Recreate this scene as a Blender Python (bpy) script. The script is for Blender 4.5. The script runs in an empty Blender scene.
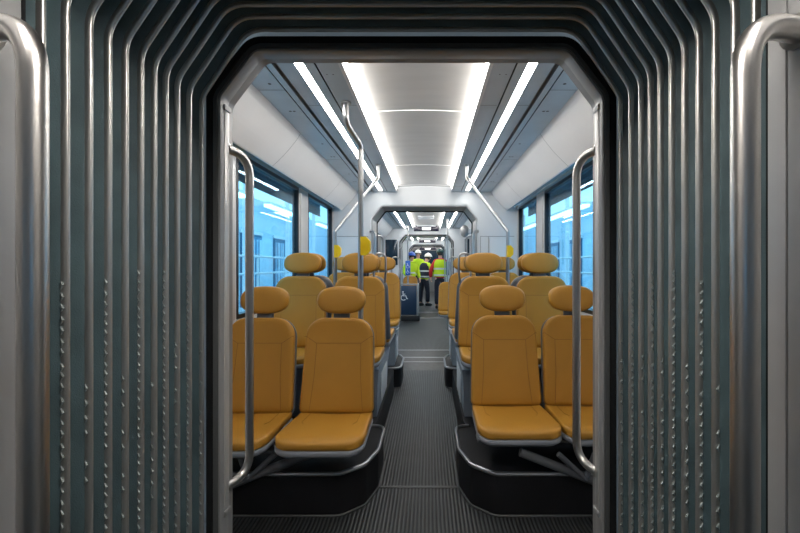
import bpy, bmesh, math, random
from mathutils import Vector, Matrix
random.seed(4)
PI = math.pi
scene = bpy.context.scene
C = scene.collection

# ---------------------------------------------------------------- camera
EYE = 1.30
cam_d = bpy.data.cameras.new('camera'); cam = bpy.data.objects.new('camera', cam_d); C.objects.link(cam)
cam.location = (0.06, 0, EYE); cam.rotation_euler = (PI/2, 0, 0)
cam_d.lens = 18.0; cam_d.sensor_width = 36.0
cam_d.shift_x = -29/800; cam_d.shift_y = -1.5/800
cam_d.clip_start = 0.02; cam_d.clip_end = 200
scene.camera = cam
# ---------------------------------------------------------------- world, exposure
w = bpy.data.worlds.new('world'); scene.world = w; w.use_nodes = True
bg = w.node_tree.nodes['Background']; bg.inputs[0].default_value = (0.72, 0.88, 1.0, 1); bg.inputs[1].default_value = 2.2
vs = scene.view_settings
vs.view_transform = 'Standard'; vs.look = 'None'; vs.gamma = 1.0; vs.exposure = 0.42; vs.use_curve_mapping = False
LED_POWER = 19.0        # narrow ceiling strips
COVE_POWER = 14.0       # edges of the central ceiling recess
NEAR_POWER = 110.0       # strips of the car the camera stands in

# ---------------------------------------------------------------- materials
def mat(name, col, rough=.5, metal=0, spec=.5, emit=None, emit_s=0, bump=None, var=None, coat=0):
    m = bpy.data.materials.new(name); m.use_nodes = True
    nt = m.node_tree; b = nt.nodes['Principled BSDF']
    b.inputs['Base Color'].default_value = (*col, 1); b.inputs['Roughness'].default_value = rough
    b.inputs['Metallic'].default_value = metal; b.inputs['Specular IOR Level'].default_value = spec
    b.inputs['Coat Weight'].default_value = coat
    if emit: b.inputs['Emission Color'].default_value = (*emit, 1); b.inputs['Emission Strength'].default_value = emit_s
    tc = nt.nodes.new('ShaderNodeTexCoord')
    if var:   # (scale, amount): soft mottling of the colour
        n = nt.nodes.new('ShaderNodeTexNoise'); n.inputs['Scale'].default_value = var[0]; n.inputs['Detail'].default_value = 5
        mp = nt.nodes.new('ShaderNodeMapping'); nt.links.new(tc.outputs['Object'], mp.inputs[0]); nt.links.new(mp.outputs[0], n.inputs['Vector'])
        if len(var) > 2: mp.inputs['Scale'].default_value = var[2]
        r = nt.nodes.new('ShaderNodeValToRGB')
        r.color_ramp.elements[0].position = .3; r.color_ramp.elements[1].position = .7
        r.color_ramp.elements[0].color = tuple(c*(1-var[1]) for c in col)+(1,)
        r.color_ramp.elements[1].color = tuple(min(1, c*(1+var[1])) for c in col)+(1,)
        nt.links.new(n.outputs[0], r.inputs[0]); nt.links.new(r.outputs[0], b.inputs['Base Color'])
    if bump:  # (scale, strength)
        n = nt.nodes.new('ShaderNodeTexNoise'); n.inputs['Scale'].default_value = bump[0]; n.inputs['Detail'].default_value = 3
        nt.links.new(tc.outputs['Object'], n.inputs['Vector'])
        bp = nt.nodes.new('ShaderNodeBump'); bp.inputs['Strength'].default_value = bump[1]; bp.inputs['Distance'].default_value = .002
        nt.links.new(n.outputs[0], bp.inputs['Height']); nt.links.new(bp.outputs[0], b.inputs['Normal'])
    return m

M = {}
M['leather'] = mat('mustard_leather', (.43, .205, .024), .42, spec=.4, bump=(900, .35), var=(6, .05))
M['thread'] = mat('dark_thread', (.20, .085, .012), .7)
M['shell'] = mat('grey_seat_shell', (.115, .125, .145), .45)
M['shell_rim'] = mat('light_seat_rim', (.22, .235, .265), .4)
M['pedestal'] = mat('blue_grey_panel', (.30, .35, .41), .4, var=(3, .08))
M['black'] = mat('black_plastic', (.012, .013, .015), .5)
M['blackbox'] = mat('black_kick_panel', (.010, .010, .012), .55, spec=.3, var=(5, .3))
M['rubber'] = mat('black_rubber', (.010, .011, .012), .65, spec=.25)
M['bellows'] = mat('slate_bellows_fabric', (.085, .132, .146), .42, spec=.5, bump=(350, .25), var=(9, .18))
M['rib'] = mat('anodised_rib', (.60, .59, .565), .30, .85, var=(3, .12, (1, 1, .3)))
M['stitch'] = mat('pale_lacing', (.27, .31, .31), .6)
M['steel'] = mat('brushed_steel', (.58, .56, .535), .31, 1, var=(2, .10, (14, 14, .4)))
M['steel_pale'] = mat('satin_tube', (.46, .46, .46), .32, 1)
M['pillar'] = mat('satin_pillar_cover', (.60, .585, .57), .36, .45, var=(3, .10, (1, 1, .3)))
M['frame'] = mat('grey_door_frame', (.31, .31, .31), .40, .2, var=(3, .12))
M['frame_dark'] = mat('dark_frame', (.075, .078, .08), .5)
M['chrome'] = mat('step_trim', (.40, .41, .43), .35, .9)
M['cove'] = mat('white_cove', (.84, .84, .85), .45, var=(2, .03))
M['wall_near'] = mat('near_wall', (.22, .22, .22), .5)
M['wall'] = mat('light_grey_wall', (.68, .70, .72), .45, var=(2, .04))
M['soffit'] = mat('blue_grey_soffit', (.56, .63, .69), .30, .15, var=(5, .07))
M['soffit_dark'] = mat('grey_soffit_slot', (.20, .215, .23), .5)
M['panel'] = mat('ceiling_centre_panel', (.56, .555, .55), .36, .1, var=(3, .05, (1, 4, 1)))
M['led'] = mat('led_diffuser', (.9, .9, .9), .5, emit=(1, .98, .94), emit_s=LED_POWER)
M['led_cove'] = mat('led_cove_diffuser', (.9, .9, .9), .5, emit=(1, .96, .90), emit_s=COVE_POWER)
M['led_near'] = mat('led_near_diffuser', (.9, .9, .9), .5, emit=(1, .94, .87), emit_s=NEAR_POWER)
M['seam_lit'] = mat('lit_joint', (.9, .9, .9), .5, emit=(1, .97, .92), emit_s=1.6)  # joint glows by itself, standing in for strip light through the gap
M['yellow'] = mat('signal_yellow', (.90, .62, .01), .4)
M['navy'] = mat('navy_panel', (.012, .035, .075), .35)
M['blue'] = mat('sign_blue', (.02, .12, .50), .4)
M['white'] = mat('white_print', (.85, .85, .85), .5)
M['screen'] = mat('dark_display', (.015, .012, .03), .25)
M['display_text'] = mat('display_text', (.9, .9, .9), .5, emit=(1, .98, 1), emit_s=1.3)
M['darkglass'] = mat('dark_glass', (.010, .030, .055), .12)
M['winframe'] = mat('window_rubber', (.008, .010, .014), .4)
M['header'] = mat('window_header', (.42, .62, .76), .25, .2)  # pale header with the blue window light put into its base colour
M['hivis'] = mat('hi_vis_yellow', (.50, .72, .012), .75)
M['reflect'] = mat('reflective_band', (.62, .64, .66), .4)
M['red'] = mat('red_jacket', (.55, .02, .02), .75)
M['cloth_navy'] = mat('navy_cloth', (.012, .016, .032), .85)
M['skin'] = mat('skin', (.62, .36, .26), .55)
M['hair'] = mat('dark_hair', (.03, .02, .015), .7)
M['helmet_white'] = mat('white_helmet', (.80, .79, .77), .3)
M['helmet_blue'] = mat('blue_helmet', (.03, .10, .42), .3)
M['helmet_green'] = mat('dark_green_helmet', (.015, .06, .055), .3)
M['hall_wall'] = mat('hall_wall_paint', (.55, .70, .80), .8, var=(.5, .12))
M['hall_dark'] = mat('hall_gate', (.05, .17, .28), .7)
M['hall_mid'] = mat('hall_mid_blue', (.30, .50, .64), .7)
M['hall_floor'] = mat('hall_concrete', (.45, .50, .54), .8, var=(1, .1))
M['hall_white'] = mat('hall_white_paint', (.85, .88, .9), .6)
M['hall_lamp'] = mat('hall_tube', (.9, .9, .9), .5, emit=(.9, .96, 1), emit_s=4)

def glass_mat():
    m = bpy.data.materials.new('blue_tinted_glass'); m.use_nodes = True; nt = m.node_tree
    nt.nodes.clear()
    out = nt.nodes.new('ShaderNodeOutputMaterial'); mx = nt.nodes.new('ShaderNodeMixShader')
    tr = nt.nodes.new('ShaderNodeBsdfTransparent'); tr.inputs[0].default_value = (.52, .77, .88, 1)
    gl = nt.nodes.new('ShaderNodeBsdfGlossy'); gl.inputs[0].default_value = (.75, .9, 1, 1); gl.inputs['Roughness'].default_value = .03
    lw = nt.nodes.new('ShaderNodeLayerWeight'); lw.inputs[0].default_value = .5
    pw = nt.nodes.new('ShaderNodeMath'); pw.operation = 'POWER'; pw.inputs[1].default_value = 4
    ma = nt.nodes.new('ShaderNodeMath'); ma.operation = 'MULTIPLY_ADD'; ma.inputs[1].default_value = .6; ma.inputs[2].default_value = .03
    nt.links.new(lw.outputs['Facing'], pw.inputs[0]); nt.links.new(pw.outputs[0], ma.inputs[0]); nt.links.new(ma.outputs[0], mx.inputs[0]); nt.links.new(tr.outputs[0], mx.inputs[1]); nt.links.new(gl.outputs[0], mx.inputs[2])
    nt.links.new(mx.outputs[0], out.inputs[0]); return m
M['glass'] = glass_mat()

def floor_mat():
    m = mat('ribbed_rubber_floor', (.055, .060, .063), .42, spec=.45)
    nt = m.node_tree; b = nt.nodes['Principled BSDF']
    tc = nt.nodes.new('ShaderNodeTexCoord')
    wv = nt.nodes.new('ShaderNodeTexWave'); wv.wave_type = 'BANDS'; wv.bands_direction = 'X'; wv.wave_profile = 'SIN'
    wv.inputs['Scale'].default_value = 15.7    # ridge about every 2 cm
    wv.inputs['Distortion'].default_value = 0
    nt.links.new(tc.outputs['Object'], wv.inputs['Vector'])
    n = nt.nodes.new('ShaderNodeTexNoise'); n.inputs['Scale'].default_value = 7; n.inputs['Detail'].default_value = 6
    nt.links.new(tc.outputs['Object'], n.inputs['Vector'])
    r = nt.nodes.new('ShaderNodeValToRGB'); r.color_ramp.elements[0].color = (.006, .007, .008, 1); r.color_ramp.elements[1].color = (.070, .075, .078, 1)
    r.color_ramp.elements[0].position = .25; r.color_ramp.elements[1].position = .85
    mul = nt.nodes.new('ShaderNodeMath'); mul.operation = 'MULTIPLY_ADD'; mul.inputs[1].default_value = .75
    nt.links.new(wv.outputs['Fac'], mul.inputs[0])
    sc = nt.nodes.new('ShaderNodeMath'); sc.operation = 'MULTIPLY'; sc.inputs[1].default_value = .42
    nt.links.new(n.outputs[0], sc.inputs[0]); nt.links.new(sc.outputs[0], mul.inputs[2])
    nt.links.new(mul.outputs[0], r.inputs[0]); nt.links.new(r.outputs[0], b.inputs['Base Color'])
    bp = nt.nodes.new('ShaderNodeBump'); bp.inputs['Strength'].default_value = .8; bp.inputs['Distance'].default_value = .004
    nt.links.new(wv.outputs['Fac'], bp.inputs['Height']); nt.links.new(bp.outputs[0], b.inputs['Normal'])
    return m
M['floor'] = floor_mat()
M['bracket'] = mat('dark_bracket', (.10, .105, .115), .45)
M['plate'] = mat('articulation_plate', (.045, .048, .052), .4, .3, var=(14, .35))

# ---------------------------------------------------------------- mesh builder
class MB:
    def __init__(s): s.bm = bmesh.new(); s.mats = []
    def mi(s, m):
        if m not in s.mats: s.mats.append(m)
        return s.mats.index(m)
    def face(s, vs, m):
        try:
            f = s.bm.faces.new(vs); f.material_index = s.mi(m); return f
        except ValueError: return None
    def poly(s, pts, m): return s.face([s.bm.verts.new(p) for p in pts], m)
    def box(s, lo, hi, m, bev=0, mtx=None):
        x0, y0, z0 = lo; x1, y1, z1 = hi
        v = [s.bm.verts.new(p) for p in ((x0,y0,z0),(x1,y0,z0),(x1,y1,z0),(x0,y1,z0),(x0,y0,z1),(x1,y0,z1),(x1,y1,z1),(x0,y1,z1))]
        fs = [s.face([v[i] for i in q], m) for q in ((3,2,1,0),(4,5,6,7),(0,1,5,4),(1,2,6,5),(2,3,7,6),(3,0,4,7))]
        if mtx: 
            for q in v: q.co = mtx @ q.co
        if bev:
            es = list({e for f in fs for e in f.edges})
            idx = s.mi(m)
            r = bmesh.ops.bevel(s.bm, geom=es, offset=bev, segments=2, affect='EDGES', profile=.5)
            for f in r['faces']: f.material_index = idx
    def loft(s, rings, m, closed=False, cap=False):
        vr = [[s.bm.verts.new(p) for p in r] for r in rings]
        n = len(vr[0])
        for a, b in zip(vr, vr[1:]):
            for i in range(n if closed else n-1):
                j = (i+1) % n
                s.face((a[i], a[j], b[j], b[i]), m)
        if cap:
            s.face(list(reversed(vr[0])), m); s.face(vr[-1], m)
        return vr
    def tube(s, pts, r, m, seg=12, cap=True):
        pts = [Vector(p) for p in pts]
        rr = r if isinstance(r, (list, tuple)) else [r]*len(pts)
        t0 = (pts[1]-pts[0]).normalized()
        n = t0.orthogonal().normalized()
        rings = []
        for i, p in enumerate(pts):
            t = (pts[min(i+1, len(pts)-1)] - pts[max(i-1, 0)]).normalized()
            n = (n - t*n.dot(t)).normalized(); b = t.cross(n)
            rings.append([p + (n*math.cos(2*PI*k/seg) + b*math.sin(2*PI*k/seg))*rr[i] for k in range(seg)])
        s.loft(rings, m, closed=True, cap=cap)
    def build(s, name, parent=None, smooth=True, loc=None, angle=40):
        bmesh.ops.recalc_face_normals(s.bm, faces=s.bm.faces[:])
        me = bpy.data.meshes.new(name); s.bm.to_mesh(me); s.bm.free()
        for k in s.mats: me.materials.append(M[k])
        if smooth:
            for p in me.polygons: p.use_smooth = True
            me.set_sharp_from_angle(angle=math.radians(angle))
        o = bpy.data.objects.new(name, me); C.objects.link(o)
        if parent: o.parent = parent
        if loc: o.location = loc
        return o

def fillet(pts, r, n=6):
    pts = [Vector(p) for p in pts]; out = [pts[0]]
    for i in range(1, len(pts)-1):
        a, b, c = pts[i-1], pts[i], pts[i+1]
        u = (a-b); v = (c-b); ri = r[i] if isinstance(r, (list, tuple)) else r
        ang = u.angle(v); d = min(ri/math.tan(ang/2), u.length*(.93 if i == 1 else .49), v.length*(.93 if i == len(pts)-2 else .49))
        p0 = b+u.normalized()*d; p2 = b+v.normalized()*d
        for k in range(n+1):
            t = k/n; out.append(p0*(1-t)**2 + b*2*t*(1-t) + p2*t*t)
    out.append(pts[-1]); return out

def tag(o, label=None, cat=None, group=None, kind=None):
    if label: o['label'] = label
    if cat: o['category'] = cat
    if group: o['group'] = group
    if kind: o['kind'] = kind
    return o
def thing(name, label, cat, loc=(0,0,0), rz=0, group=None):
    o = bpy.data.objects.new(name, None); C.objects.link(o); o.location = loc; o.rotation_euler = (0,0,rz)
    o.empty_display_size = .1
    return tag(o, label, cat, group)
def struct(o): o['kind'] = 'structure'; return o
def dup(root, loc, rz=None, label=None, group=None, skip=()):
    r = root.copy(); C.objects.link(r); r.location = loc
    if rz is not None: r.rotation_euler = (0,0,rz)
    if label: r['label'] = label
    if group: r['group'] = group
    for ch in list(root.children):
        if ch.name.split('.')[0] in skip: continue
        c = ch.copy(); C.objects.link(c); c.parent = r
        for g in ch.children:
            d = g.copy(); C.objects.link(d); d.parent = c
    return r

# octagonal doorway outline, seen along the car
def contour(y, w, zt, cx, cz, r, zb=0.0, o=0.0):
    w2 = w+o; z2 = zt+o; cx2 = cx+.586*o; cz2 = cz+.586*o
    pts = [(-w2,y,zb), (-w2,y,z2-cz2), (-w2+cx2,y,z2), (w2-cx2,y,z2), (w2,y,z2-cz2), (w2,y,zb)]
    return fillet(pts, max(.01, r+o), 6)

# ================================================================ SETTING
HC = EYE+.915       # ceiling height
def ceiling_section(y0, y1, led, cove_led, joints, detail=True, led_y0=None):
    ly = y0 if led_y0 is None else led_y0
    b = MB()
    def strip(pts, m, off=0):
        for (xa, za), (xb, zb) in zip(pts, pts[1:]):
            for s in (-1, 1):
                b.poly([(s*xa,y0,za), (s*xb,y0,zb), (s*xb,y1,zb), (s*xa,y1,za)], m)
    H = HC
    # soffit pieces with dark slots between them
    strip([(.352,H), (.455,H)], 'soffit'); strip([(.455,H), (.455,H+.01), (.463,H+.01), (.463,H)], 'black'); strip([(.463,H), (.511,H)], 'soffit')
    strip([(.511,H), (.511,H+.004)], 'soffit'); strip([(.553,H+.004), (.553,H)], 'soffit')
    strip([(.553,H), (.632,H)], 'soffit'); strip([(.632,H), (.634,H+.018), (.652,H+.018), (.656,H)], 'soffit_dark')
    strip([(.656,H), (.688,H)], 'soffit'); strip([(.688,H), (.688,H+.01), (.694,H+.01), (.694,H)], 'black')
    strip([(.694,H), (.835,H)], 'soffit')
    # lip of the central recess
    strip([(.335,H-.004), (.352,H-.004), (.352,H)], 'cove'); strip([(.335,H-.004), (.335,H+.006)], 'cove')
    # cove leaning out to the window head
    cv = [(.835,H)] + [(.835+(1.022-.835)*t, H-.008-(H-.008-(EYE+.695))*t + .012*math.sin(PI*t)*-1) for t in [i/8 for i in range(1, 9)]]
    cv += [(1.03, EYE+.688), (1.045, EYE+.69), (1.05, EYE+.705)]
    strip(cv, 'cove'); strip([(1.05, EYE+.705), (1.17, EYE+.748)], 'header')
    # roof above keeps daylight out
    strip([(0, H+.12), (1.30, H+.12), (1.30, EYE+.60)], 'frame_dark')
    # small vent holes, joints of the soffit and cove
    if detail:
        yy = y0+.55
        while yy < y1-.2:
            for s in (-1, 1):
                for dy, dx in ((0, .745), (.36, .742), (.36, .765)):
                    c0 = Vector((s*dx, yy+dy, H-.0006))
                    b.poly([c0+Vector((math.cos(a)*.009, math.sin(a)*.009, 0)) for a in [k*PI/4 for k in range(8)]], 'black')
                for dx in (.40, .43):
                    c0 = Vector((s*dx, yy-.1, H-.0006))
                    b.poly([c0+Vector((math.cos(a)*.004, math.sin(a)*.004, 0)) for a in [k*PI/3 for k in range(6)]], 'black')
            yy += 1.0
        for yj in joints:
            for s in (-1, 1):
                b.box((min(s*.694,s*.83), yj-.45, H-.0008), (max(s*.694,s*.83), yj-.447, H), 'soffit_dark')
                b.box((min(s*.352,s*.45), yj-.25, H-.0008), (max(s*.352,s*.45), yj-.247, H), 'soffit_dark')
                b.box((min(s*.56,s*.63), yj-.25, H-.0008), (max(s*.56,s*.63), yj-.247, H), 'soffit_dark')
                for (xa, za), (xb, zb) in zip(cv[:-2], cv[1:-2]):
                    b.poly([(s*(xa-.001), yj+.24, za-.0015), (s*(xb-.001), yj+.24, zb-.0015), (s*(xb-.001), yj+.244, zb-.0015), (s*(xa-.001), yj+.244, za-.0015)], 'soffit_dark')
    struct(b.build('ceiling', smooth=False))
    # vaulted central panel
    b = MB()
    arch = [(-.334+.668*i/16, H+.055+.013*math.sin(PI*i/16)) for i in range(17)]
    ys = [y0] + [j for j in joints if y0 < j < y1] + [y1]
    for ya, yb in zip(ys, ys[1:]):
        b.loft([[(x, ya+.006, z) for x, z in arch], [(x, yb-.006, z) for x, z in arch]], 'panel')
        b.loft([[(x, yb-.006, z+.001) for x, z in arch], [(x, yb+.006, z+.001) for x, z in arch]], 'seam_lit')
    struct(b.build('ceiling'))
    # lamps
    for s in (-1, 1):
        side = 'left' if s < 0 else 'right'
        o = MB(); o.box((min(s*.511,s*.553), ly+.01, H+.001), (max(s*.511,s*.553), y1-.10, H+.004), led)
        L = o.build('ceiling_light', smooth=False); yield L, side, 'slim'
        o = MB(); p = [(.334, H+.006), (.331, H+.055)]
        o.loft([[(s*x, ly+.005, z) for x, z in p], [(s*x, y1-.14, z) for x, z in p], ], cove_led)
        L = o.build('ceiling_light'); yield L, side, 'cove'

def lamps(gen, where):
    for L, side, k in gen:
        if k == 'slim': tag(L, f'slim white {side} ceiling light strip {where}', 'light')
        else: tag(L, f'glowing {side} edge of the central ceiling panel {where}', 'light')
lamps(ceiling_section(1.47, 5.0, 'led', 'led_cove', (2.54, 3.92, 4.90)), 'in the nearest seat section')
lamps(ceiling_section(5.45, 9.95, 'led', 'led_cove', (7.0, 8.5)), 'in the section beyond the second gangway')
lamps(ceiling_section(10.35, 14.8, 'led', 'led_cove', (12.0, 13.5), detail=False), 'above the group of workers')
lamps(ceiling_section(15.2, 19.5, 'led', 'led_cove', (17.0,), detail=False), 'at the far end of the vehicle')
lamps(ceiling_section(-2.6, .60, 'led_near', 'led_near', (-1.5, -.2), detail=False, led_y0=.05), 'of the section the viewer stands in')

# windows and side walls
WX = 1.13; nwin = [0]
def side_wall(s, y0, y1, wins, detail=True, wm='wall'):
    WX = 1.145 if s < 0 else 1.175
    b = MB(); zb, zt = .96, EYE+.715
    xa, xb = s*WX, s*(WX+.06)
    lo, hi = min(xa,xb), max(xa,xb)
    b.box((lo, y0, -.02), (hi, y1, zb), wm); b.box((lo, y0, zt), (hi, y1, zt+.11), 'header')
    e = [y0] + [q for wn in wins for q in wn] + [y1]
    for a, c in zip(e[0::2], e[1::2]):
        if c-a > .001:
            b.box((lo, a, zb), (hi, c, zt), wm)
            if detail:  # metallic pillar cover
                xi = s*(WX-.012)
                b.box((min(xi,xa), max(a+.03, y0), zb), (max(xi,xa), c-.03, zt), 'pillar', .004)
    struct(b.build('wall_left' if s < 0 else 'wall_right', smooth=False))
    for a, c in wins:
        nwin[0] += 1
        b = MB(); t = .028; xi = s*(WX-.002); xo = s*(WX+.05)
        l, h = min(xi,xo), max(xi,xo)
        b.box((l, a, zb), (h, a+t, zt), 'winframe'); b.box((l, c-t, zb), (h, c, zt), 'winframe')
        b.box((l, a+t, zb), (h, c-t, zb+t), 'winframe'); b.box((l, a+t, zt-t), (h, c-t, zt), 'winframe')
        f = struct(b.build(f'window_{nwin[0]}', smooth=False))
        b = MB(); b.box((min(s*(WX+.015),s*(WX+.021)), a+t, zb+t), (max(s*(WX+.015),s*(WX+.021)), c-t, zt-t), 'glass'); b.build('pane', f, smooth=False)
for s in (-1, 1):
    side_wall(s, 1.47, 5.0, [(2.50, 3.70), (3.98, 4.97)] if s < 0 else [(2.50, 3.86), (4.14, 4.97)])
    side_wall(s, 5.45, 9.95, [(6.2, 7.6), (7.9, 9.2)])
    side_wall(s, 10.35, 14.8, [(10.9, 12.3), (12.6, 14.0)], False)
    side_wall(s, 15.2, 19.5, [(15.9, 17.3)], False)
    side_wall(s, -2.6, .60, [(-2.3, -1.5)], False, 'wall_near')

# floors
def floor_piece(y0, y1, m, x=1.13):
    b = MB(); b.box((-x, y0, -.03), (x, y1, 0), m); return struct(b.build('floor', smooth=False))
floor_piece(1.28, 4.95, 'floor'); floor_piece(4.95, 6.2, 'plate'); floor_piece(6.2, 9.75, 'floor'); floor_piece(9.75, 11.1, 'plate')
floor_piece(11.1, 19.5, 'floor'); floor_piece(-2.6, .74, 'floor'); floor_piece(.74, 1.28, 'plate', .78)
ntrim = [0]
def trim(b, smooth=True):
    ntrim[0] += 1; return struct(b.build(f'trim_{ntrim[0]}', smooth=smooth))
for y, m, d in ((2.34, 'frame_dark', .022), (5.36, 'chrome', .03), (5.62, 'chrome', .05), (6.1, 'chrome', .05), (9.8, 'chrome', .07), (11.0, 'chrome', .08)):
    b = MB(); b.box((-.29 if y < 3 else -.42, y-d/2, 0), (.29 if y < 3 else .42, y+d/2, .004), m, .0015); trim(b, False)

# end walls
for y in (-2.62, 19.5):
    b = MB(); b.box((-1.2, y, 0), (1.2, y+.05, HC+.1), 'wall_near'); struct(b.build('wall_back' if y < 0 else 'wall_front', smooth=False))
b = MB(); b.box((-.75, 19.44, .9), (.75, 19.49, 2.0), 'darkglass', .01); trim(b, False)

# gangway portals: bulkhead round an octagonal opening
W0, ZT0, CX0, CZ0, R0 = .648, EYE+.728, .118, .158, .045
def bulkhead(y0, y1, m='cove', w=W0):
    outer = lambda y: contour(y, 1.18, HC+.10, .34, .34, .02)
    b = MB()
    b.loft([outer(y0), contour(y0, w, ZT0, CX0, CZ0, R0, o=.012), contour(y0+.012, w, ZT0, CX0, CZ0, R0), contour(y1-.012, w, ZT0, CX0, CZ0, R0),
            contour(y1, w, ZT0, CX0, CZ0, R0, o=.012), outer(y1)], m)
    return struct(b.build('wall_gangway', smooth=True, angle=30))

# --- first portal (1.36 .. 1.47)
def c1(y, o): return contour(y, W0, ZT0, CX0, CZ0, R0, o=o)
b = MB(); b.loft([c1(1.368,.052), c1(1.353,.046), c1(1.352,.042), c1(1.354,.028), c1(1.360,.024)], 'rubber'); trim(b)
b = MB(); b.loft([c1(1.362,.028), c1(1.356,.024), c1(1.356,.012), c1(1.363,.008)], 'frame_dark'); trim(b)
b = MB(); b.loft([c1(1.364,.010), c1(1.360,.008), c1(1.360,.002), c1(1.364,.0), c1(1.372,-.001), c1(1.41,-.001), c1(1.416,.003), c1(1.416,.012), c1(1.47, .014)], 'frame'); trim(b)
bk = MB(); outer = lambda y: contour(y, 1.18, HC+.10, .34, .34, .02)
bk.loft([outer(1.36), c1(1.366,.03), c1(1.366,.014), c1(1.47,.014), outer(1.47)], 'wall'); struct(bk.build('wall_gangway', angle=30))
# bracket covers on the jambs
for s in (-1, 1):
    b = MB()
    x1 = s*(W0-.004); x0 = s*(W0+.004)
    b.box((min(x0,x1), 1.380, .44), (max(x0,x1), 1.412, EYE+.555), 'pillar', .002)
    for z in (.44, EYE+.545): b.box((min(x0,s*(W0-.007)), 1.376, z-.010), (max(x0,s*(W0-.007)), 1.417, z+.010), 'frame', .003)
    trim(b)

# --- near portal of the section the camera stands in (0.60 .. 0.70)
b = MB(); b.loft([c1(.60,.05), c1(.60,.004), c1(.606,0), c1(.655,0), c1(.655,.006), c1(.66,.006), c1(.66,0.0), c1(.694,.0), c1(.70,.006)], 'frame'); trim(b)
b = MB(); b.loft([c1(.70,.004), c1(.70,.030), c1(.712,.034), c1(.722,.020), c1(.735,.034), c1(.75,.055), c1(.76,.075)], 'rubber'); trim(b)
bk = MB(); bk.loft([outer(.595), c1(.595,.04), c1(.70,.04), outer(.70)], 'wall'); struct(bk.build('wall_gangway', angle=30))

# --- second portal, deep grey reveal
b = MB(); b.loft([outer(5.0), c1(5.0, .022), c1(5.012,.010)], 'wall'); struct(b.build('wall_gangway', angle=30))
b = MB(); b.loft([c1(5.01,.012), c1(5.01,.004), c1(5.03,0), c1(5.38,-.004), c1(5.385,.004)], 'frame'); trim(b)
b = MB(); b.loft([c1(5.386,.01), c1(5.386,-.012), c1(5.40,-.016), c1(5.43,-.012), c1(5.43,.02)], 'rubber'); trim(b)
b = MB(); b.loft([c1(5.44, .01), outer(5.44)], 'wall'); struct(b.build('wall_gangway', angle=30))
# panel joints on the second bulkhead
for s in (-1, 1):
    b = MB()
    for x0, x1, z0, z1 in ((.70,1.125,1.655,1.66), (.70,.705,.3,1.655), (.80,.805,.3,1.655)):
        b.box((min(s*x0,s*x1), 4.994, z0), (max(s*x0,s*x1), 4.999, z1), 'soffit_dark')
    b.box((min(s*.815,s*1.09), 4.985, .35), (max(s*.815,s*1.09), 4.998, 1.645), 'wall', .004)
    trim(b, False)
bulkhead(9.95, 10.35, 'wall'); bulkhead(14.8, 15.2, 'wall')
for y in (9.95, 14.8):
    b = MB(); b.loft([c1(y-.01,.03), c1(y-.015,.02), c1(y-.01,-.002), c1(y+.03,-.002)], 'frame_dark'); trim(b)
    b = MB(); b.loft([c1(y+.36,.0), c1(y+.36,-.016), c1(y+.40,-.016), c1(y+.40,.0)], 'rubber'); trim(b)
# blank dark panes beside the third gangway
for s, x0, x1, z0, z1 in ((-1, .72, 1.02, 1.30, 1.93), (1, .95, 1.06, 1.28, 1.95)):
    b = MB(); b.box((min(s*x0,s*x1), 9.925, z0), (max(s*x0,s*x1), 9.949, z1), 'darkglass', .004)
    tag(b.build('glass_panel'), 'dark glass panel on the %s of the third gangway wall' % ('left' if s < 0 else 'right'), 'panel')

# ---------------------------------------------------------------- the hall outside
b = MB(); b.box((-30,-12,-.45), (30,34,-.40), 'hall_floor'); struct(b.build('floor', smooth=False))
for s in (-1, 1):
    b = MB(); X = s*7.5
    b.box((min(X,X+s*.2), -10, -.4), (max(X,X+s*.2), 30, 4.2), 'hall_wall'); struct(b.build('wall_hall_left' if s < 0 else 'wall_hall_right', smooth=False))
    for k in range(8):
        y = -1+3.4*k
        b = MB(); b.box((min(X-s*.01,X-s*.08), y, -.4), (max(X-s*.01,X-s*.08), y+1.9, 2.6), 'hall_dark')
        for q in range(6): b.box((min(X-s*.08,X-s*.12), y+.08+.3*q, -.3), (max(X-s*.08,X-s*.12), y+.2+.3*q+.05*(q%3), 2.4), 'hall_wall' if q % 2 else 'hall_mid')
        b.box((min(X-s*.01,X-s*.10), y-.1, 2.6), (max(X-s*.01,X-s*.10), y+2.0, 2.75), 'hall_white')
        tag(b.build('hall_gate', smooth=False), 'blue ribbed hall gate seen through the %s windows' % ('left' if s < 0 else 'right'), 'gate', 'hall gates outside the %s windows' % ('left' if s < 0 else 'right'))
        b = MB(); b.box((s*5.2-.06, y+2.2, -.4), (s*5.2+.06, y+2.32, 4.0), 'hall_white')
        tag(b.build('hall_column', smooth=False), 'pale column of the hall seen through the %s windows' % ('left' if s < 0 else 'right'), 'column', 'hall columns outside the %s windows' % ('left' if s < 0 else 'right'))
    for k in range(4):
        b = MB(); y = 1+5*k; b.box((s*4.4-.08, y, 2.9), (s*4.4+.08, y+3.6, 2.98), 'hall_lamp'); b.box((s*4.4-.12, y-.05, 2.98), (s*4.4+.12, y+3.65, 3.04), 'hall_white')
        tag(b.build('hall_lamp', smooth=False), 'long white hall lamp seen through the %s windows' % ('left' if s < 0 else 'right'), 'light', 'hall lamps outside the %s windows' % ('left' if s < 0 else 'right'))
    # maintenance gallery railing
    b = MB()
    for z in (1.15, 1.45): b.tube([(s*3.0, 0, z), (s*3.0, 16, z)], .02, 'hall_white', 8)
    for k in range(12): b.tube([(s*3.0, .4+1.35*k, -.4), (s*3.0, .4+1.35*k, 1.45)], .02, 'hall_white', 8)
    tag(b.build('railing'), 'pale walkway railing outside the %s windows' % ('left' if s < 0 else 'right'), 'railing')
b = MB(); b.box((-7.6,30,-.4), (7.6,30.2,4.2), 'hall_wall'); b.box((-7.6,-10.2,-.4), (7.6,-10,4.2), 'hall_wall'); struct(b.build('wall_hall_end', smooth=False))

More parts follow.
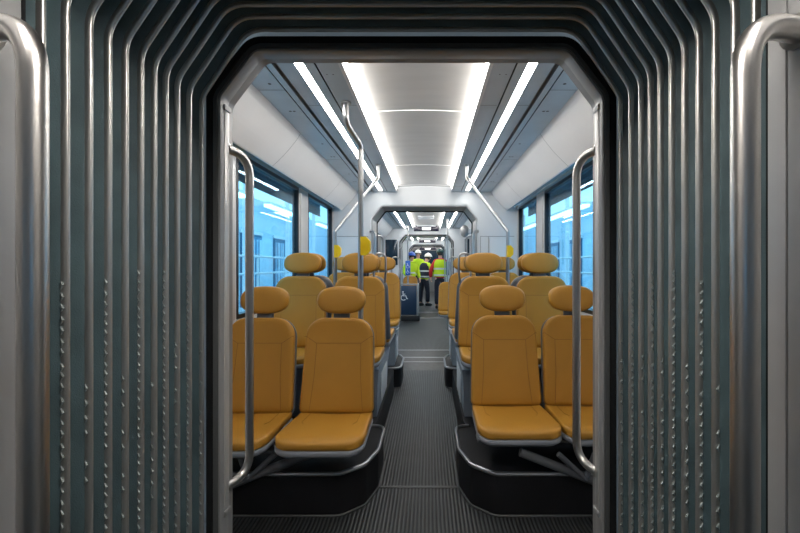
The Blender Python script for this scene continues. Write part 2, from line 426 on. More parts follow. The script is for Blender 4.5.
# ================================================================ BELLOWS
def bellows(ys, label, w=.6975, zt=EYE+.785, cx=.152, cz=.225, r=.095, depth=.040):
    root = thing('gangway_bellows', label, 'bellows', (0, ys[0], 0))
    cc = lambda y, o: contour(y, w, zt, cx, cz, r, zb=.0, o=o)
    Y0 = ys[0]
    p = ys[1]-ys[0]
    b = MB(); prof = [(.02, ys[0]-p*.5), (.05, ys[0]-p*.45)]
    for i, y in enumerate(ys):
        prof += [(.010, y-.006), (.004, y), (.010, y+.006)]
        p = (ys[i+1]-y) if i+1 < len(ys) else .010
        yn = ys[i+1] if i+1 < len(ys) else y+.010
        for t in (.22, .36, .5, .64, .78):
            prof.append((.010+depth*math.sin(PI*min(1,max(0,t)))**.55, y+(yn-y)*t))
    prof += [(.02, ys[-1]+.011)]
    b.loft([[(q.x, q.y-Y0, q.z) for q in cc(y, o)] for o, y in prof], 'bellows')
    # overlapped joints in the cloth near each upper corner
    for i, y in enumerate(ys[:-1]):
        p = ys[i+1]-y
        z = EYE+.50-(.045 if i % 2 else 0)-.012*(i % 3)
        for s in (-1, 1):
            for dz in (0, .010):
                pts = [(s*(w+.012+depth*math.sin(PI*t)**.55-.002), y+p*t-Y0, z+dz) for t in (.2,.35,.5,.65,.8)]
                b.tube(pts, .0014, 'rubber', 5)
    b.build('cloth', root)
    for y in ys:
        b = MB(); ring = []
        for k in range(9):
            a = PI*k/8
            ring.append((-.0075*math.sin(a)+.004, y-.0060*math.cos(a)))
        ring = [(.014, y-.0060)]+ring+[(.014, y+.0060)]
        b.loft([[(q.x, q.y-y, q.z) for q in cc(yy, o)] for o, yy in ring], 'rib')
        b.build('rib', root, loc=(0, y-Y0, 0), angle=60)
    # pale lacing beside the ribs, only on the lower half
    b = MB()
    for i, y in enumerate(ys):
        if i == 0: continue
        for s in (-1, 1):
            z = .12 + .011*i
            while z < 1.16 + (.12 if i % 2 else -.1):
                zz = z + random.uniform(-.003, .003)
                if random.random() < (.97 if i % 2 else .72):
                    b.tube([(s*(w+.008), y-.0075-Y0, zz-.008), (s*(w+.003), y-.0085-Y0, zz), (s*(w+.008), y-.0075-Y0, zz+.008)], [.0014,.0026,.0014], 'stitch', 6)
                z += .024 if i % 2 else .034
    st = b.build('lacing', root); st['kind'] = 'stuff'; st['label'] = 'pale lacing along the lower folds'
    return root
ribs = [.786, .839, .897, .951, 1.004, 1.058, 1.109, 1.158, 1.211, 1.271, 1.341]
bellows(ribs, 'dark slate concertina bellows with metal ribs framing the foreground')

# ================================================================ GRAB RAILS
def rail(label, x, xa, y, ya, z0, z1, r=.015, m='steel', rad=.075, name='grab_rail', flange=True):
    # vertical tube at x, ends turning into the jamb at xa
    root = thing(name, label, 'handrail', (xa, ya, 0))
    b = MB(); pts = fillet([(0,0,z1), (x-xa, y-ya, z1), (x-xa, y-ya, z0), (0,0,z0)], rad, 10)
    b.tube(pts, r, m, 20); b.build('tube', root)
    if flange:
        for z in (z0, z1):
            b = MB(); d = Vector((x-xa, y-ya, 0)).normalized()*.006
            b.tube([(0,0,z), (d.x,d.y,z)], r*1.5, m, 18); b.build('flange', root)
    return root
def railc(label, s, x, xa, y, ya, z0, z1, **k): return rail(label, s*x, s*xa, y, ya, z0, z1, **k)
railc('large polished handrail at the left edge, nearest the viewer', -1, .534, .645, .60, .63, .10, EYE+.368, r=.0185, rad=.085)
railc('large polished handrail at the right edge, nearest the viewer', 1, .534, .645, .60, .63, .10, EYE+.368, r=.0185, rad=.085)
railc('slender steel handrail on the left jamb of the nearest doorway', -1, .613, .660, 1.50, 1.42, .515, EYE+.412, rad=.085)
railc('slender steel handrail on the right jamb of the nearest doorway', 1, .613, .660, 1.50, 1.42, .565, EYE+.408, rad=.085)
for s, n in ((-1, 'left'), (1, 'right')):
    railc(f'thin steel handrail on the {n} front edge of the second gangway', s, .60, .668, 4.93, 5.0, .5, EYE+.42, m='steel_pale')
    railc(f'thin steel handrail on the {n} far edge of the second gangway', s, .585, .66, 5.62, 5.45, .5, EYE+.40, m='steel_pale')
    railc(f'small steel handrail beside the {n} of the third gangway', s, .60, .668, 9.88, 9.95, .5, EYE+.42, m='steel_pale')

# ================================================================ PLATFORM BOXES
def podium(s, label, y0, y1, xin, h, rim=True, chamfer_front=True, chamfer_back=False):
    root = thing('seat_platform', label, 'platform', (s*.7, (y0+y1)/2, 0))
    ox, oy = s*.7, (y0+y1)/2
    xo = 1.125
    pts = [(xo,y0,0)]
    pts += [(xin+.165,y0,0), (xin+.05,y0+.095,0), (xin,y0+.27,0)] if chamfer_front else [(xin,y0,0)]
    pts += [(xin,y1-.27,0), (xin+.05,y1-.095,0), (xin+.165,y1,0)] if chamfer_back else [(xin,y1,0)]
    pts += [(xo,y1,0)]
    path = fillet(pts, [.01]+[.09]*(len(pts)-2)+[.01], 5)
    path = [(s*p.x-ox, p.y-oy) for p in path]
    b = MB(); b.loft([[(x,y,.001) for x,y in path], [(x,y,h) for x,y in path]], 'blackbox', closed=True, cap=True); b.build('box', root, angle=30)
    if rim:
        b = MB(); b.tube([(x,y,h+.004) for x,y in path[:-1]], .011, 'chrome', 8); b.build('edge_trim', root)
        b = MB(); b.tube([(x,y,.008) for x,y in path[:-1]], .007, 'frame_dark', 6); b.build('base_trim', root)
    return root
for s, n in ((-1,'left'), (1,'right')):
    podium(s, f'low black platform box with metal rim under the nearest {n} seats', 2.06, 2.68, .235, .22)
    podium(s, f'long dark seat platform along the {n} side of the aisle', 2.69, 4.18, .300, .215, rim=False, chamfer_front=False)
    podium(s, f'black platform box beside the aisle near the second gangway on the {n}', 4.19, 4.90, .235, .215, chamfer_front=False, chamfer_back=True)

# pedestals under the raised seats (blue-grey side panels)
def pedestal(s, y0, y1, label):
    ox, oy = s*.69, (y0+y1)/2
    root = thing('seat_pedestal', label, 'pedestal', (ox, oy, .216))
    b = MB(); z0, z1 = .0, .355
    xi0, xi1, xo = .262, .285, 1.10
    prof = [((xi0, y0+.06), (xi0, y1-.06)), ((xi1, y0-.02), (xi1, y1+.02))]
    def ring(z, xi, ya, yb): return [(s*p[0]-ox, p[1]-oy, z) for p in ((xi,ya),(xo,ya),(xo,yb),(xi,yb))]
    b.loft([ring(z0, .315, y0+.06, y1-.06), ring(z0+.05, .308, y0+.05, y1-.05), ring(z0+.24, .302, y0+.01, y1-.01), ring(z1, .29, y0-.02, y1+.02)], 'pedestal', closed=True, cap=True)
    b.build('body', root, smooth=False)
    b = MB(); xx = s*.300-ox
    b.box((min(xx,xx-s*.006), -(y1-y0)*.26, z0+.06), (max(xx,xx-s*.006), (y1-y0)*.26, z1-.08), 'wall', .002); b.build('side_cover', root)
    return root
for s, n in ((-1,'left'), (1,'right')):
    pedestal(s, 2.80, 3.55, f'blue-grey seat pedestal between the back-to-back rows on the {n}')
    pedestal(s, 4.25, 4.70, f'blue-grey pedestal under the last raised seats on the {n}')

# ================================================================ SEATS
def rrect(wb, wt, h, rb, rt, n=8, v0=0):
    pts = [(-wb/2,v0,0), (wb/2,v0,0), (wt/2,v0+h,0), (-wt/2,v0+h,0)]
    P = [Vector(p) for p in pts]; out = []
    for i in range(4):
        a, b_, c = P[i-1], P[i], P[(i+1) % 4]; r = rb if i < 2 else rt
        u = (a-b_); v = (c-b_); d = min(r, u.length*.48, v.length*.48)
        p0 = b_+u.normalized()*d; p2 = b_+v.normalized()*d
        for k in range(n+1):
            # circular-like corner (rational bezier)
            t = k/n; wgt = .72; q = (p0*(1-t)**2 + b_*2*wgt*t*(1-t) + p2*t*t)/((1-t)**2+2*wgt*t*(1-t)+t*t)
            out.append(q)
    # subdivide the long sides
    res = []
    for i, p in enumerate(out):
        q = out[(i+1) % len(out)]; res.append(p); L = (q-p).length
        k = int(L/.05)
        for j in range(1, k): res.append(p.lerp(q, j/k))
    return res
def pad(b, outline, rings, m, f):
    cx = sum(p.x for p in outline)/len(outline); ys = [p.y for p in outline]; cy = (min(ys)+max(ys))/2
    R = []
    for sc, inset, d in rings:
        ring = []
        for p in outline:
            v = Vector((p.x-cx, p.y-cy)); L = v.length
            q = v*sc
            if inset: q = Vector((math.copysign(max(0, abs(q.x)-inset), q.x), math.copysign(max(0, abs(q.y)-inset), q.y)))
            ring.append(f(cx+q.x, cy+q.y, d))
        R.append(ring)
    b.loft(R, m, closed=True, cap=True)

def make_seat(headrest=True, label=''):
    root = thing('passenger_chair', label, 'seat')
    th = math.radians(11.5)
    def fb(u, v, d):     # backrest frame: v up the leaning back, d towards the sitter (-y)
        d = d + (max(0, v-.385)/.15)**2*.018 + .010*(abs(u)/.21)**2.2
        return Vector((u, -d*math.cos(th) + v*math.sin(th), .455 + v*math.cos(th) + d*math.sin(th)))
    # backrest cushion
    ol = rrect(.422, .382, .535, .03, .105)
    b = MB()
    pad(b, ol, [(.5,0,.0), (1,.004,.0), (1,0,.010), (1,0,.030), (1,.003,.040), (1,.010,.0455), (.90,0,.0475), (.75,0,.048), (.55,0,.048), (.35,0,.048), (.15,0,.048), (.02,0,.048)], 'leather', fb)
    def line(pts, n=8):
        out = []
        for (u0,v0), (u1,v1) in zip(pts, pts[1:]):
            for k in range(n): t = k/n; out.append((u0+(u1-u0)*t, v0+(v1-v0)*t))
        out.append(pts[-1]); return out
    dd = lambda u, v: fb(u, v, .0483 if abs(u) < .17 else .0465)
    b.tube([dd(u,v) for u,v in line([(-.200,.425), (-.190,.428), (-.130,.388), (.130,.388), (.190,.428), (.200,.425)])], .0013, 'thread', 5)
    for s in (-1, 1):
        b.tube([dd(u,v) for u,v in line([(s*.128,.388), (s*.133,.2), (s*.150,.012)])], .0012, 'thread', 5)
    b.build('backrest', root, angle=55)
    # backrest shell
    b = MB()
    pad(b, rrect(.430, .390, .545, .03, .105, v0=-.01), [(.05,0,-.030), (.6,0,-.030), (.9,0,-.028), (1,.006,-.020), (1,0,-.010), (1,0,.006), (1,.003,.008), (.5,0,.008)], 'shell', fb)
    b.build('back_shell', root, angle=55)
    # seat cushion
    def fs(u, v, d): # v forward 0..0.49 -> -y
        rise = .022*(v/.47) - .010*max(0, (v-.37)/.07)**2
        dish = .010*(abs(u)/.21)**2.5
        return Vector((u, .012-v, .422 + rise + d + (dish if d > .02 else 0)))
    b = MB()
    pad(b, rrect(.405, .432, .450, .03, .075), [(.5,0,.0), (1,.006,0), (1,0,.006), (1,0,.024), (1,.003,.031), (1,.008,.034), (.92,0,.0355), (.7,0,.036), (.45,0,.036), (.2,0,.036), (.02,0,.036)], 'leather', fs)
    b.tube([fs(u,v,.0372) for u,v in line([(-.195,.055), (.195,.055)])], .0012, 'thread', 5)
    for s in (-1, 1):
        b.tube([fs(u,v,.0374) for u,v in line([(s*.140,.06), (s*.145,.20), (s*.128,.235)])], .0010, 'thread', 5)
    b.build('seat_cushion', root, angle=55)
    b = MB()
    pad(b, rrect(.409, .436, .456, .03, .078), [(.6,0,-.040), (.9,0,-.038), (1,.010,-.032), (1,.002,-.022), (1,0,-.018), (1,0,-.004), (1,.004,.0), (.5,0,.0)], 'shell_rim', fs)
    b.build('seat_shell', root, angle=55)
    if headrest:
        b = MB()
        def fh(u, v, d): return Vector((u, -d*math.cos(th) + (v+.579)*math.sin(th) - .012, .455 + (v+.579)*math.cos(th)*.985 + d*math.sin(th)*.4))
        hr = [Vector((.144*math.copysign(abs(math.cos(a))**.78, math.cos(a)), .078+.084*math.copysign(abs(math.sin(a))**.80, math.sin(a)), 0)) for a in [2*PI*k/48 for k in range(48)]]
        pad(b, hr, [(.05,0,-.028), (.5,0,-.028), (.80,0,-.024), (.95,0,-.012), (1,0,.004), (1,0,.022), (.965,0,.036), (.88,0,.044), (.7,0,.048), (.4,0,.050), (.05,0,.050)], 'leather', fh)
        hd = b.build('headrest', root, angle=60)
        b = MB(); b.box((-.047,-.010,-.055), (.047,.018,.05), 'shell', .004, Matrix.Translation((0, .112, .455+.57)) @ Matrix.Rotation(-th, 4, 'X'))
        b.build('headrest_post', hd)
    return root
def add_handle(root, side):
    # curved tube rising from the aisle edge of the back and bending behind the headrest
    b = MB()
    pts = fillet([(side*.178, .128, .93), (side*.188, .150, 1.03), (side*.186, .155, 1.168), (side*.092, .155, 1.168), (side*.092, .150, .98)], .045, 7)
    b.tube(pts, .0085, 'steel_pale', 10); b.build('grab_handle', root)

seat0 = make_seat(True, 'x')
seat_plain = None
used = False
AX, WN = .468, .915
def put(y, x, z, rz, label, handle=0, src=None):
    global used
    if src is None:
        if not used: r = seat0; r.location = (x,y,z); r.rotation_euler = (0,0,rz); used = True
        else: r = dup(seat0, (x,y,z), rz)
    else: r = src
    r['label'] = label
    if handle: todo.append((r, handle))
    return r
todo = []
def AXs(s): return s*(.476 if s < 0 else .488)
def WNs(s): return s*(.925 if s < 0 else .926)
for s, n in ((-1,'left'), (1,'right')):
    y1 = 2.30 if s < 0 else 2.42
    put(y1, s*(.465 if s < 0 else .522), 0, 0, f'mustard leather seat in the nearest row, aisle side, {n} of the aisle')
    put(y1, s*(.925 if s < 0 else .958), 0, 0, f'mustard leather seat in the nearest row, by the {n} window and behind the handrail')
for s, n in ((-1,'left'), (1,'right')):
    put(3.02, AXs(s), .225, 0, f'raised mustard seat in the second row facing the viewer, aisle side, {n} of the aisle')
    put(3.02, WNs(s), .225, 0, f'raised mustard seat in the second row facing the viewer, against the {n} window')
for s, n in ((-1,'left'), (1,'right')):
    put(3.37, AXs(s), .225, PI, f'mustard seat turned away, back to back behind the second row aisle seat, {n} side', handle=-s)
    put(3.37, WNs(s), .225, PI, f'mustard seat turned away, back to back behind the second row window seat, {n} side')
for s, n in ((-1,'left'), (1,'right')):
    put(4.60, AXs(s), .225, 0, f'mustard aisle seat with grab loop just before the second gangway, {n} side', handle=-s)
    put(4.60, WNs(s), .225, 0, f'mustard window seat just before the second gangway, {n} side')
for r, sd in todo:
    h = -sd if abs(r.rotation_euler[2]) > 1 else sd
    add_handle(r, h)
p0 = make_seat(False, 'low mustard seat without headrest beyond the second gangway, right aisle side')
b = MB(); b.box((.02,-.34,0), (.20,-.08,.02), 'shell', .005); b.box((.05,-.28,.02), (.17,-.12,.385), 'shell', .01); b.build('pedestal_leg', p0)
p0.location = (AX-.03, 7.35, 0)
dup(p0, (WN-.03, 7.35, 0), 0, 'low mustard seat without headrest beyond the second gangway, by the right window')
dup(p0, (-.455, 10.98, 0), 0, 'low mustard seat behind the navy wheelchair-bay panel, aisle side')
dup(p0, (-.905, 10.98, 0), 0, 'low mustard seat behind the navy wheelchair-bay panel, by the left window')
# cantilever braces under the nearest seats
for s, n in ((-1,'left'), (1,'right')):
    root = thing('seat_bracket', f'dark diagonal tube bracket under the nearest {n} seats', 'bracket', (s*1.12, 2.0, .13))
    b = MB(); b.tube([(0,0,0), (-s*.60, .02, .225)], .022, 'bracket', 12); b.build('diagonal_tube', root)
    b = MB()
    b.tube([(-s*.28,-.01,.105), (-s*.42,-.02,.235)], .014, 'bracket', 8)
    b.tube([(-s*.28,-.01,.105), (-s*.24,-.02,.235)], .014, 'bracket', 8); b.build('fork', root)
    dy = .02 if s < 0 else .14
    b = MB(); b.box((min(-s*.02,-s*.80),dy,.215), (max(-s*.02,-s*.80),dy+.09,.233), 'bracket', .006); b.build('beam', root)

# ================================================================ POLES
def pole(label, pts, r, name='grab_pole', rad=.05, foot=True):
    base = Vector(pts[-1]); root = thing(name, label, 'pole', base)
    b = MB(); b.tube(fillet([Vector(p)-base for p in pts], rad, 8), r, 'steel_pale', 16); b.build('tube', root)
    top = Vector(pts[0])-base
    b = MB(); b.tube([top, top-Vector((0,0,.012))], r*1.7, 'steel_pale', 16); b.build('ceiling_flange', root)
    if foot: b = MB(); b.tube([(0,0,0), (0,0,.014)], r*1.6, 'steel_pale', 16); b.build('foot_flange', root)
    return root
pole('thick steel pole with a kink, left of the aisle behind the nearest aisle seat', [(-.407,2.25,HC), (-.407,2.25,EYE+.80), (-.372,2.53,EYE+.755), (-.372,2.53,.2215)], .017)
pole('angled steel pole between the back-to-back seats on the left', [(-.404,3.64,HC), (-.404,3.64,EYE+.79), (-.69,3.20,EYE+.27), (-.69,3.20,.63)], .014, rad=.02)
pole('angled steel pole between the back-to-back seats on the right', [(.404,3.64,HC), (.404,3.64,EYE+.79), (.69,3.20,EYE+.27), (.69,3.20,.63)], .014, rad=.02)
pole('vertical steel pole beside the navy wheelchair-bay panel', [(-.43,9.30,HC), (-.43,9.30,.870)], .018)
pole('vertical steel pole right of the aisle beyond the second gangway', [(.43,8.0,HC), (.43,8.0,0)], .018)
pole('far steel pole to the right of the worker in red', [(.52,11.6,HC), (.52,11.6,0)], .015)

# stop request units
def stop_unit(x, y, z, sc, label):
    root = thing('stop_button_box', label, 'button box', (x,y,z))
    b = MB(); pr = [(-.012,-.058), (.022,-.058), (.048,-.028), (.048,.028), (.022,.058), (-.012,.058)]
    b.loft([[(px*sc,-.030,pz*sc) for px,pz in pr], [(px*sc*1.0,.012,pz*sc) for px,pz in pr]], 'yellow', closed=True, cap=True); b.build('housing', root, smooth=False)
    b = MB(); b.tube([(.018*sc,-.030,-.0), (.018*sc,-.035,-.0)], .011*sc, 'yellow', 16); b.build('button', root)
stop_unit(-.352, 2.50, EYE+.118, 1, 'yellow stop button box on the thick pole left of the aisle')
stop_unit(-.676, 3.17, EYE+.108, .85, 'smaller yellow stop button box on the angled left pole')
o_ = stop_unit(.685, 3.17, EYE+.108, .8, 'yellow stop button box on the angled right pole')

# ================================================================ FAR FITTINGS
def display(y, z0, z1, w, label):
    root = thing('passenger_display', label, 'display', (0, y, z0))
    b = MB(); b.box((-w/2,-.03,0), (w/2,.04,z1-z0), 'screen', .006); b.build('case', root)
    b = MB(); b.box((-w*.17,-.033,(z1-z0)*.25), (w*.17,-.030,(z1-z0)*.78), 'display_text'); b.build('lit_text', root)
    for s in (-1, 1):
        b = MB(); b.box((s*w*.40-.015,-.005,z1-z0), (s*w*.40+.015,.015,HC-z0), 'screen'); b.build('hanger', root)
display(9.3, EYE+.785, EYE+.895, .58, 'dark destination display with white lit text above the third gangway')
display(14.2, EYE+.79, EYE+.895, .58, 'farther dark destination display beyond the third gangway')
display(18.6, EYE+.70, EYE+.80, .75, 'farthest dark display at the end of the vehicle')
b = MB(); b.box((-.16,7.9,HC+.040), (.16,8.35,HC+.058), 'cove', .01); b.box((-.10,7.97,HC+.034), (.10,8.28,HC+.042), 'white', .004)
tag(b.build('ceiling_hatch'), 'small white hatch in the middle of the ceiling beyond the second gangway', 'hatch')
# round housing on the right cove
b = MB(); c0 = Vector((.80, 8.3, EYE+.70))
for i in range(1): 
    rings = []
    for k in range(9):
        a = PI*k/8; rr = .13*math.sin(a)+.001
        rings.append([c0+Vector((-.10*math.cos(a)*.9, rr*math.cos(t), rr*math.sin(t))) for t in [2*PI*j/20 for j in range(20)]])
    b.loft(rings, 'frame', closed=True, cap=True)
b.box((.80,8.22,EYE+.66), (1.00,8.38,EYE+.74), 'wall', .01)
tag(b.build('mirror_housing'), 'round grey convex mirror housing below the right ceiling cove', 'mirror')

def wheelchair(b, cx, y, cz, sc, m='white'):
    # wheelchair pictogram: head, back, seat, leg and wheel
    th = .0016
    def seg(pts, r): b.tube([(cx+px*sc, y, cz+pz*sc) for px, pz in pts], r*sc, m, 6)
    n = 14; b.loft([[(cx+(-.10+.075*math.cos(2*PI*k/n))*sc, yy, cz+(.40+.075*math.sin(2*PI*k/n))*sc) for k in range(n)] for yy in (y-.003, y+.003)], m, closed=True, cap=True)
    seg([(-.10,.30), (-.08,.02), (.18,.02), (.28,-.28), (.38,-.25)], .040)
    seg([(-.09,.18), (.12,.18)], .032)
    seg([(-.14+0*1, .08)]+[(-.04+.24*math.cos(a), -.16+.24*math.sin(a)) for a in [math.radians(115+i*20) for i in range(11)]], .034)
# navy wheelchair-bay partition
root = thing('wheelchair_bay_panel', 'navy panel in a pale frame with white wheelchair sign, left of the aisle', 'partition', (-.42, 9.3, 0))
b = MB(); b.box((-.17,-.012,.14), (.19,.012,.82), 'navy', .01); b.build('board', root)
b = MB()
b.tube(fillet([(-.19,0,0), (-.19,0,.85), (.21,0,.85), (.21,0,0)], .04, 6), .018, 'frame', 10); b.build('frame', root)
b = MB(); b.box((-.17,-.05,0), (.26,.35,.13), 'black', .01); b.build('base', root)
b = MB(); b.box((.20,.0,.13), (.24,.36,.86), 'frame', .01); b.build('side_panel', root)
b = MB(); wheelchair(b, -.10, -.014, .58, .24); b.build('wheelchair_sign', root)
root = thing('blue_sign', 'blue sign with white wheelchair picture on the pole above the navy panel', 'sign', (-.43, 9.265, EYE-.24))
b = MB(); b.box((-.058,-.012,0), (.058,.010,.34), 'blue', .01); b.build('plate', root)
b = MB(); wheelchair(b, 0, -.014, .22, .13); wheelchair(b, 0, -.014, .09, .10); b.build('symbol', root)

# ================================================================ PEOPLE
def skin_mesh(verts, edges, radii, mats, root=0, sub=1):
    """grow a skinned, tapered surface round a stick figure and return it as a mesh"""
    me = bpy.data.meshes.new('s'); me.from_pydata([Vector(v) for v in verts], edges, [])
    o = bpy.data.objects.new('s', me); C.objects.link(o)
    md = o.modifiers.new('skin', 'SKIN'); md.use_smooth_shade = True
    if not me.skin_vertices: 
        bm = bmesh.new(); bm.from_mesh(me); bm.verts.layers.skin.verify(); bm.to_mesh(me); bm.free()
    for i, sv in enumerate(me.skin_vertices[0].data):
        r = radii[i]; sv.radius = r if isinstance(r, tuple) else (r, r); sv.use_root = (i == root)
    sd = o.modifiers.new('sub', 'SUBSURF'); sd.levels = sub; sd.render_levels = sub
    dg = bpy.context.evaluated_depsgraph_get(); dg.update()
    out = bpy.data.meshes.new_from_object(o.evaluated_get(dg))
    bpy.data.objects.remove(o); out.materials.clear()
    for m in mats: out.materials.append(M[m])
    for p in out.polygons: p.use_smooth = True; p.material_index = 0
    return out
def link_mesh(name, me, parent):
    o = bpy.data.objects.new(name, me); C.objects.link(o); o.parent = parent; return o

def person(label, loc, rz, H, jacket, legs, helmet, vest=None, arms=None, head_tilt=0.0, lean=0.0, band=True, stride=.05):
    k = H/1.78
    root = thing('person', label, 'person', loc, rz)
    # faces -y.  joints
    hip, sh, nk, hd = .93*k, 1.43*k, 1.50*k, 1.64*k
    dy = lambda z: -lean*max(0, z-.9)
    P = {'pelvis': (0,0,hip), 'waist': (0,dy(1.1*k),1.08*k), 'chest': (0,dy(1.3*k),1.30*k), 'neck': (0,dy(1.47*k),nk), 'jaw': (0,dy(1.6*k)-.015-head_tilt*.04,1.585*k), 'head': (0,dy(1.66*k)-.005-head_tilt*.08,hd+.02)}
    A = arms or {-1: ((-.22,.02,1.18), (-.20,-.10,.95), (-.19,-.16,.87)), 1: ((.22,.02,1.18), (.20,-.10,.95), (.19,-.16,.87))}
    def limb_pts():
        v = []; 
        for s in (-1, 1):
            e, wr, h = A[s]
            v.append([(s*.165*k, dy(sh), sh-.01)] + [(p[0]*k, p[1]+dy(p[2]*k), p[2]*k) for p in (e, wr, h)])
        return v
    L = limb_pts()
    legsP = [[(s*.09*k, 0, .90*k), (s*.105*k, -.02+s*stride, .50*k), (s*.11*k, .01+s*stride*1.4, .10*k), (s*.12*k, -.12+s*stride*1.4, .035*k)] for s in (-1, 1)]
    verts = [P['pelvis'], P['waist'], P['chest'], P['neck'], P['jaw'], P['head']]
    rad = [(.135,.10), (.12,.09), (.155,.105), (.055,.055), (.070,.085), (.078,.095)]
    edges = [(0,1),(1,2),(2,3),(3,4),(4,5)]
    for a in L:
        i0 = len(verts); verts += a; rad += [.055, .043, .030, .030]; edges += [(2,i0),(i0,i0+1),(i0+1,i0+2),(i0+2,i0+3)]
    for a in legsP:
        i0 = len(verts); verts += a; rad += [.085, .055, .04, .035]; edges += [(0,i0),(i0,i0+1),(i0+1,i0+2),(i0+2,i0+3)]
    me = skin_mesh(verts, edges, rad, ['skin'])
    # fingers, nose and ears join the body mesh
    b = MB(); b.mi('skin'); b.bm.from_mesh(me)
    for s, a in zip((-1, 1), L):
        wr, hp = Vector(a[2]), Vector(a[3]); d = (hp-wr).normalized(); side = d.cross(Vector((s,0,0))).normalized()
        for q in range(4):
            st = hp + side*(.024-.016*q); ln = (.062,.074,.070,.052)[q]
            b.tube([st-d*.02, st+d*ln*.5, st+d*ln*.8+Vector((-s*.012,0,0)), st+d*ln+Vector((-s*.028,0,0))], [.009,.0085,.008,.006], 'skin', 6)
        st = wr+d*.03+side*.025; b.tube([st, st+side*.03+d*.02, st+side*.035+d*.05], [.011,.010,.007], 'skin', 6)
    hp = Vector(P['head']); fy = hp.y-.088
    b.tube([(0,fy+.01,hp.z), (0,fy-.022,hp.z-.045), (0,fy+.01,hp.z-.052)], [.007,.014,.010], 'skin', 8)
    b.tube([(-.025,fy+.004,hp.z-.082), (.025,fy+.004,hp.z-.082)], .007, 'red', 6)
    for s in (-1, 1):
        b.tube([(s*.030,fy+.002,hp.z-.012), (s*.030,fy-.004,hp.z-.012)], .011, 'hair', 8)
        b.tube([(s*.076,hp.y,hp.z-.045), (s*.086,hp.y+.008,hp.z-.02), (s*.078,hp.y,hp.z+.01)], [.008,.013,.008], 'skin', 8)
    bd = b.build('body', root, angle=80)
    # hair below the helmet
    b = MB(); rings = []
    for j in range(7):
        t = j/6; z = hp.z-.075+.12*t; rr = .080+.018*math.sin(PI*t*.6)
        rings.append([(rr*math.cos(a)*.93, hp.y+.012+max(-.03, rr*1.12*math.sin(a)), z) for a in [2*PI*i/20 for i in range(20)]])
    b.loft(rings, 'hair', closed=True, cap=True); b.build('hair', root)
    # trousers
    v = [(0,0,.98*k), (0,0,.90*k)]; r = [(.150,.115), (.150,.12)]; e = [(0,1)]
    for a in legsP:
        i0 = len(v); v += [a[0], a[1], (a[2][0], a[2][1], .11*k)]; r += [.105, .078, .068]; e += [(1,i0),(i0,i0+1),(i0+1,i0+2)]
    link_mesh('trousers', skin_mesh(v, e, r, [legs]), root)
    for a in legsP:
        b = MB(); x, y = a[2][0], a[2][1]
        b.tube([(x, y+.07, .045), (x, y, .055), (x, y-.09, .045), (x, y-.17, .032)], [.040,.052,.048,.030], 'black', 12); b.build('boot', root)
    # jacket
    v = [(0,dy(.9*k),.90*k), (0,dy(1.08*k),1.08*k), (0,dy(1.3*k),1.30*k), (0,dy(1.45*k),1.44*k), (0,dy(1.5*k),1.50*k)]
    r = [(.180,.140), (.168,.13), (.185,.14), (.14,.115), (.095,.10)]; e = [(0,1),(1,2),(2,3),(3,4)]
    for a in L:
        i0 = len(v); v += a[:3]; r += [.082, .066, .050]; e += [(2,i0),(i0,i0+1),(i0+1,i0+2)]
    link_mesh('jacket', skin_mesh(v, e, r, [jacket], root=1), root)
    if vest:
        b = MB(); zs = [(.955,.200,.155), (1.0,.198,.152), (1.10,.196,.152), (1.22,.205,.158), (1.32,.210,.160), (1.40,.190,.145), (1.465,.135,.115)]
        rings = []
        for z, rx, ry in zs:
            rings.append([(rx*k*math.copysign(abs(math.cos(a))**.8, math.cos(a)), dy(z*k)+ry*k*math.copysign(abs(math.sin(a))**.9, math.sin(a)), z*k) for a in [2*PI*i/28 for i in range(28)]])
        b.loft(rings, vest, closed=True); vo = b.build('vest', root)
        b = MB()
        for z, rx, ry in ((1.0,.2,.154), (1.19,.206,.160)):
            b.loft([[(rx*1.012*k*math.copysign(abs(math.cos(a))**.8, math.cos(a)), dy(z*k)+ry*1.015*k*math.copysign(abs(math.sin(a))**.9, math.sin(a)), (z+dz)*k) for a in [2*PI*i/28 for i in range(28)]] for dz in (-.025,.025)], 'reflect', closed=True)
        b.build('reflective_bands', root)
    elif band:
        b = MB()
        for z, rx, ry in ((.97,.190,.150), (1.13,.185,.148)):
            b.loft([[(rx*k*math.cos(a), dy(z*k)+ry*k*math.sin(a), (z+dz)*k) for a in [2*PI*i/24 for i in range(24)]] for dz in (-.022,.022)], 'reflect', closed=True)
        b.build('reflective_bands', root)
    # helmet: dome, brim
    b = MB(); rings = []; cz = hp.z+.03
    for j in range(9):
        a = PI/2*j/8; rings.append([(.112*math.cos(a)*math.cos(t)+0, hp.y+.005+.132*math.cos(a)*math.sin(t), cz+.105*math.sin(a)) for t in [2*PI*i/24 for i in range(24)]])
    rings.insert(0, [(.120*math.cos(t), hp.y-.005+(.165 if math.sin(t) < 0 else .137)*math.sin(t), cz-.012) for t in [2*PI*i/24 for i in range(24)]])
    rings[-1] = [(.001*math.cos(t), hp.y+.005+.001*math.sin(t), cz+.105) for t in [2*PI*i/24 for i in range(24)]]
    b.loft(rings, helmet, closed=True, cap=True)
    b.tube([(0,hp.y-.10,cz+.075), (0,hp.y,cz+.112), (0,hp.y+.10,cz+.075)], .012, helmet, 8)
    b.build('helmet', root)
    return root
X = lambda px, y: (px-429)*y/400+.06
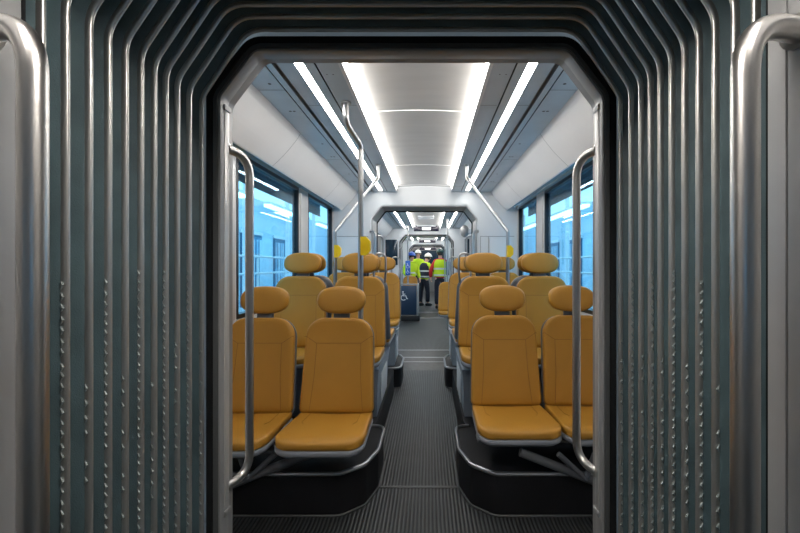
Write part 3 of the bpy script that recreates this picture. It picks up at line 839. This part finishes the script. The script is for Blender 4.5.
# worker in red with the yellow vest, seen from behind
person('person in red jacket, yellow vest and dark green helmet, standing with back turned', (X(440.3,12.0), 12.0, 0), PI, 1.78, 'red', 'cloth_navy', 'helmet_green', vest='hivis',
       arms={-1: ((-.27,-.06,1.17), (-.24,-.26,1.06), (-.20,-.33,1.05)), 1: ((.28,.02,1.15), (.29,-.02,.92), (.28,-.05,.85))}, head_tilt=.3)
person('person with white helmet bending over, navy and yellow jacket, middle of the group', (X(424.0,12.75), 12.75, 0), 2.4, 1.66, 'hivis', 'cloth_navy', 'helmet_white', vest='cloth_navy',
       arms={-1: ((-.24,-.06,1.16), (-.16,-.27,1.04), (-.11,-.33,1.04)), 1: ((.24,-.06,1.16), (.16,-.27,1.04), (.11,-.33,1.04))}, head_tilt=1, lean=.18)
person('person in bright yellow jacket and blue helmet, leftmost of the group behind the pole', (X(410.5,12.1), 12.1, 0), .5, 1.68, 'hivis', 'cloth_navy', 'helmet_blue', vest=None, lean=.06,
       arms={-1: ((-.27,-.04,1.16), (-.22,-.22,1.02), (-.18,-.29,1.02)), 1: ((.27,.0,1.15), (.26,-.12,.94), (.25,-.17,.87))}, head_tilt=.5)
person('person in white helmet and face towards the viewer, farthest back of the group', (X(418.0,13.9), 13.9, 0), .1, 1.82, 'hivis', 'cloth_navy', 'helmet_white', vest=None)
# case held by the worker in red
b = MB(); b.box((-.10,-.03,-.20), (.10,.03,.20), 'navy', .01)
tag(b.build('tablet_case', loc=(X(449.5,11.8), 11.8, EYE-.10)), 'dark case held beside the worker in the red jacket', 'case')

# ---------------------------------------------------------------- repeats share a group
GROUPS = {'passenger_chair': 'mustard leather passenger seats', 'grab_rail': 'steel handrails at the gangway doorways', 'grab_pole': 'steel grab poles',
          'stop_button_box': 'yellow stop button boxes on the poles', 'seat_platform': 'black platforms under the seats', 'seat_pedestal': 'blue-grey seat pedestals',
          'seat_bracket': 'diagonal brackets under the nearest seats', 'passenger_display': 'hanging passenger displays', 'person': 'workers standing in the aisle',
          'ceiling_light': 'ceiling light strips', 'glass_panel': 'dark glass panels by the third gangway', 'railing': 'walkway railings outside'}
for o in list(scene.objects):
    k = o.name.split('.')[0]
    if o.parent is None and k in GROUPS and 'label' in o: o['group'] = GROUPS[k]
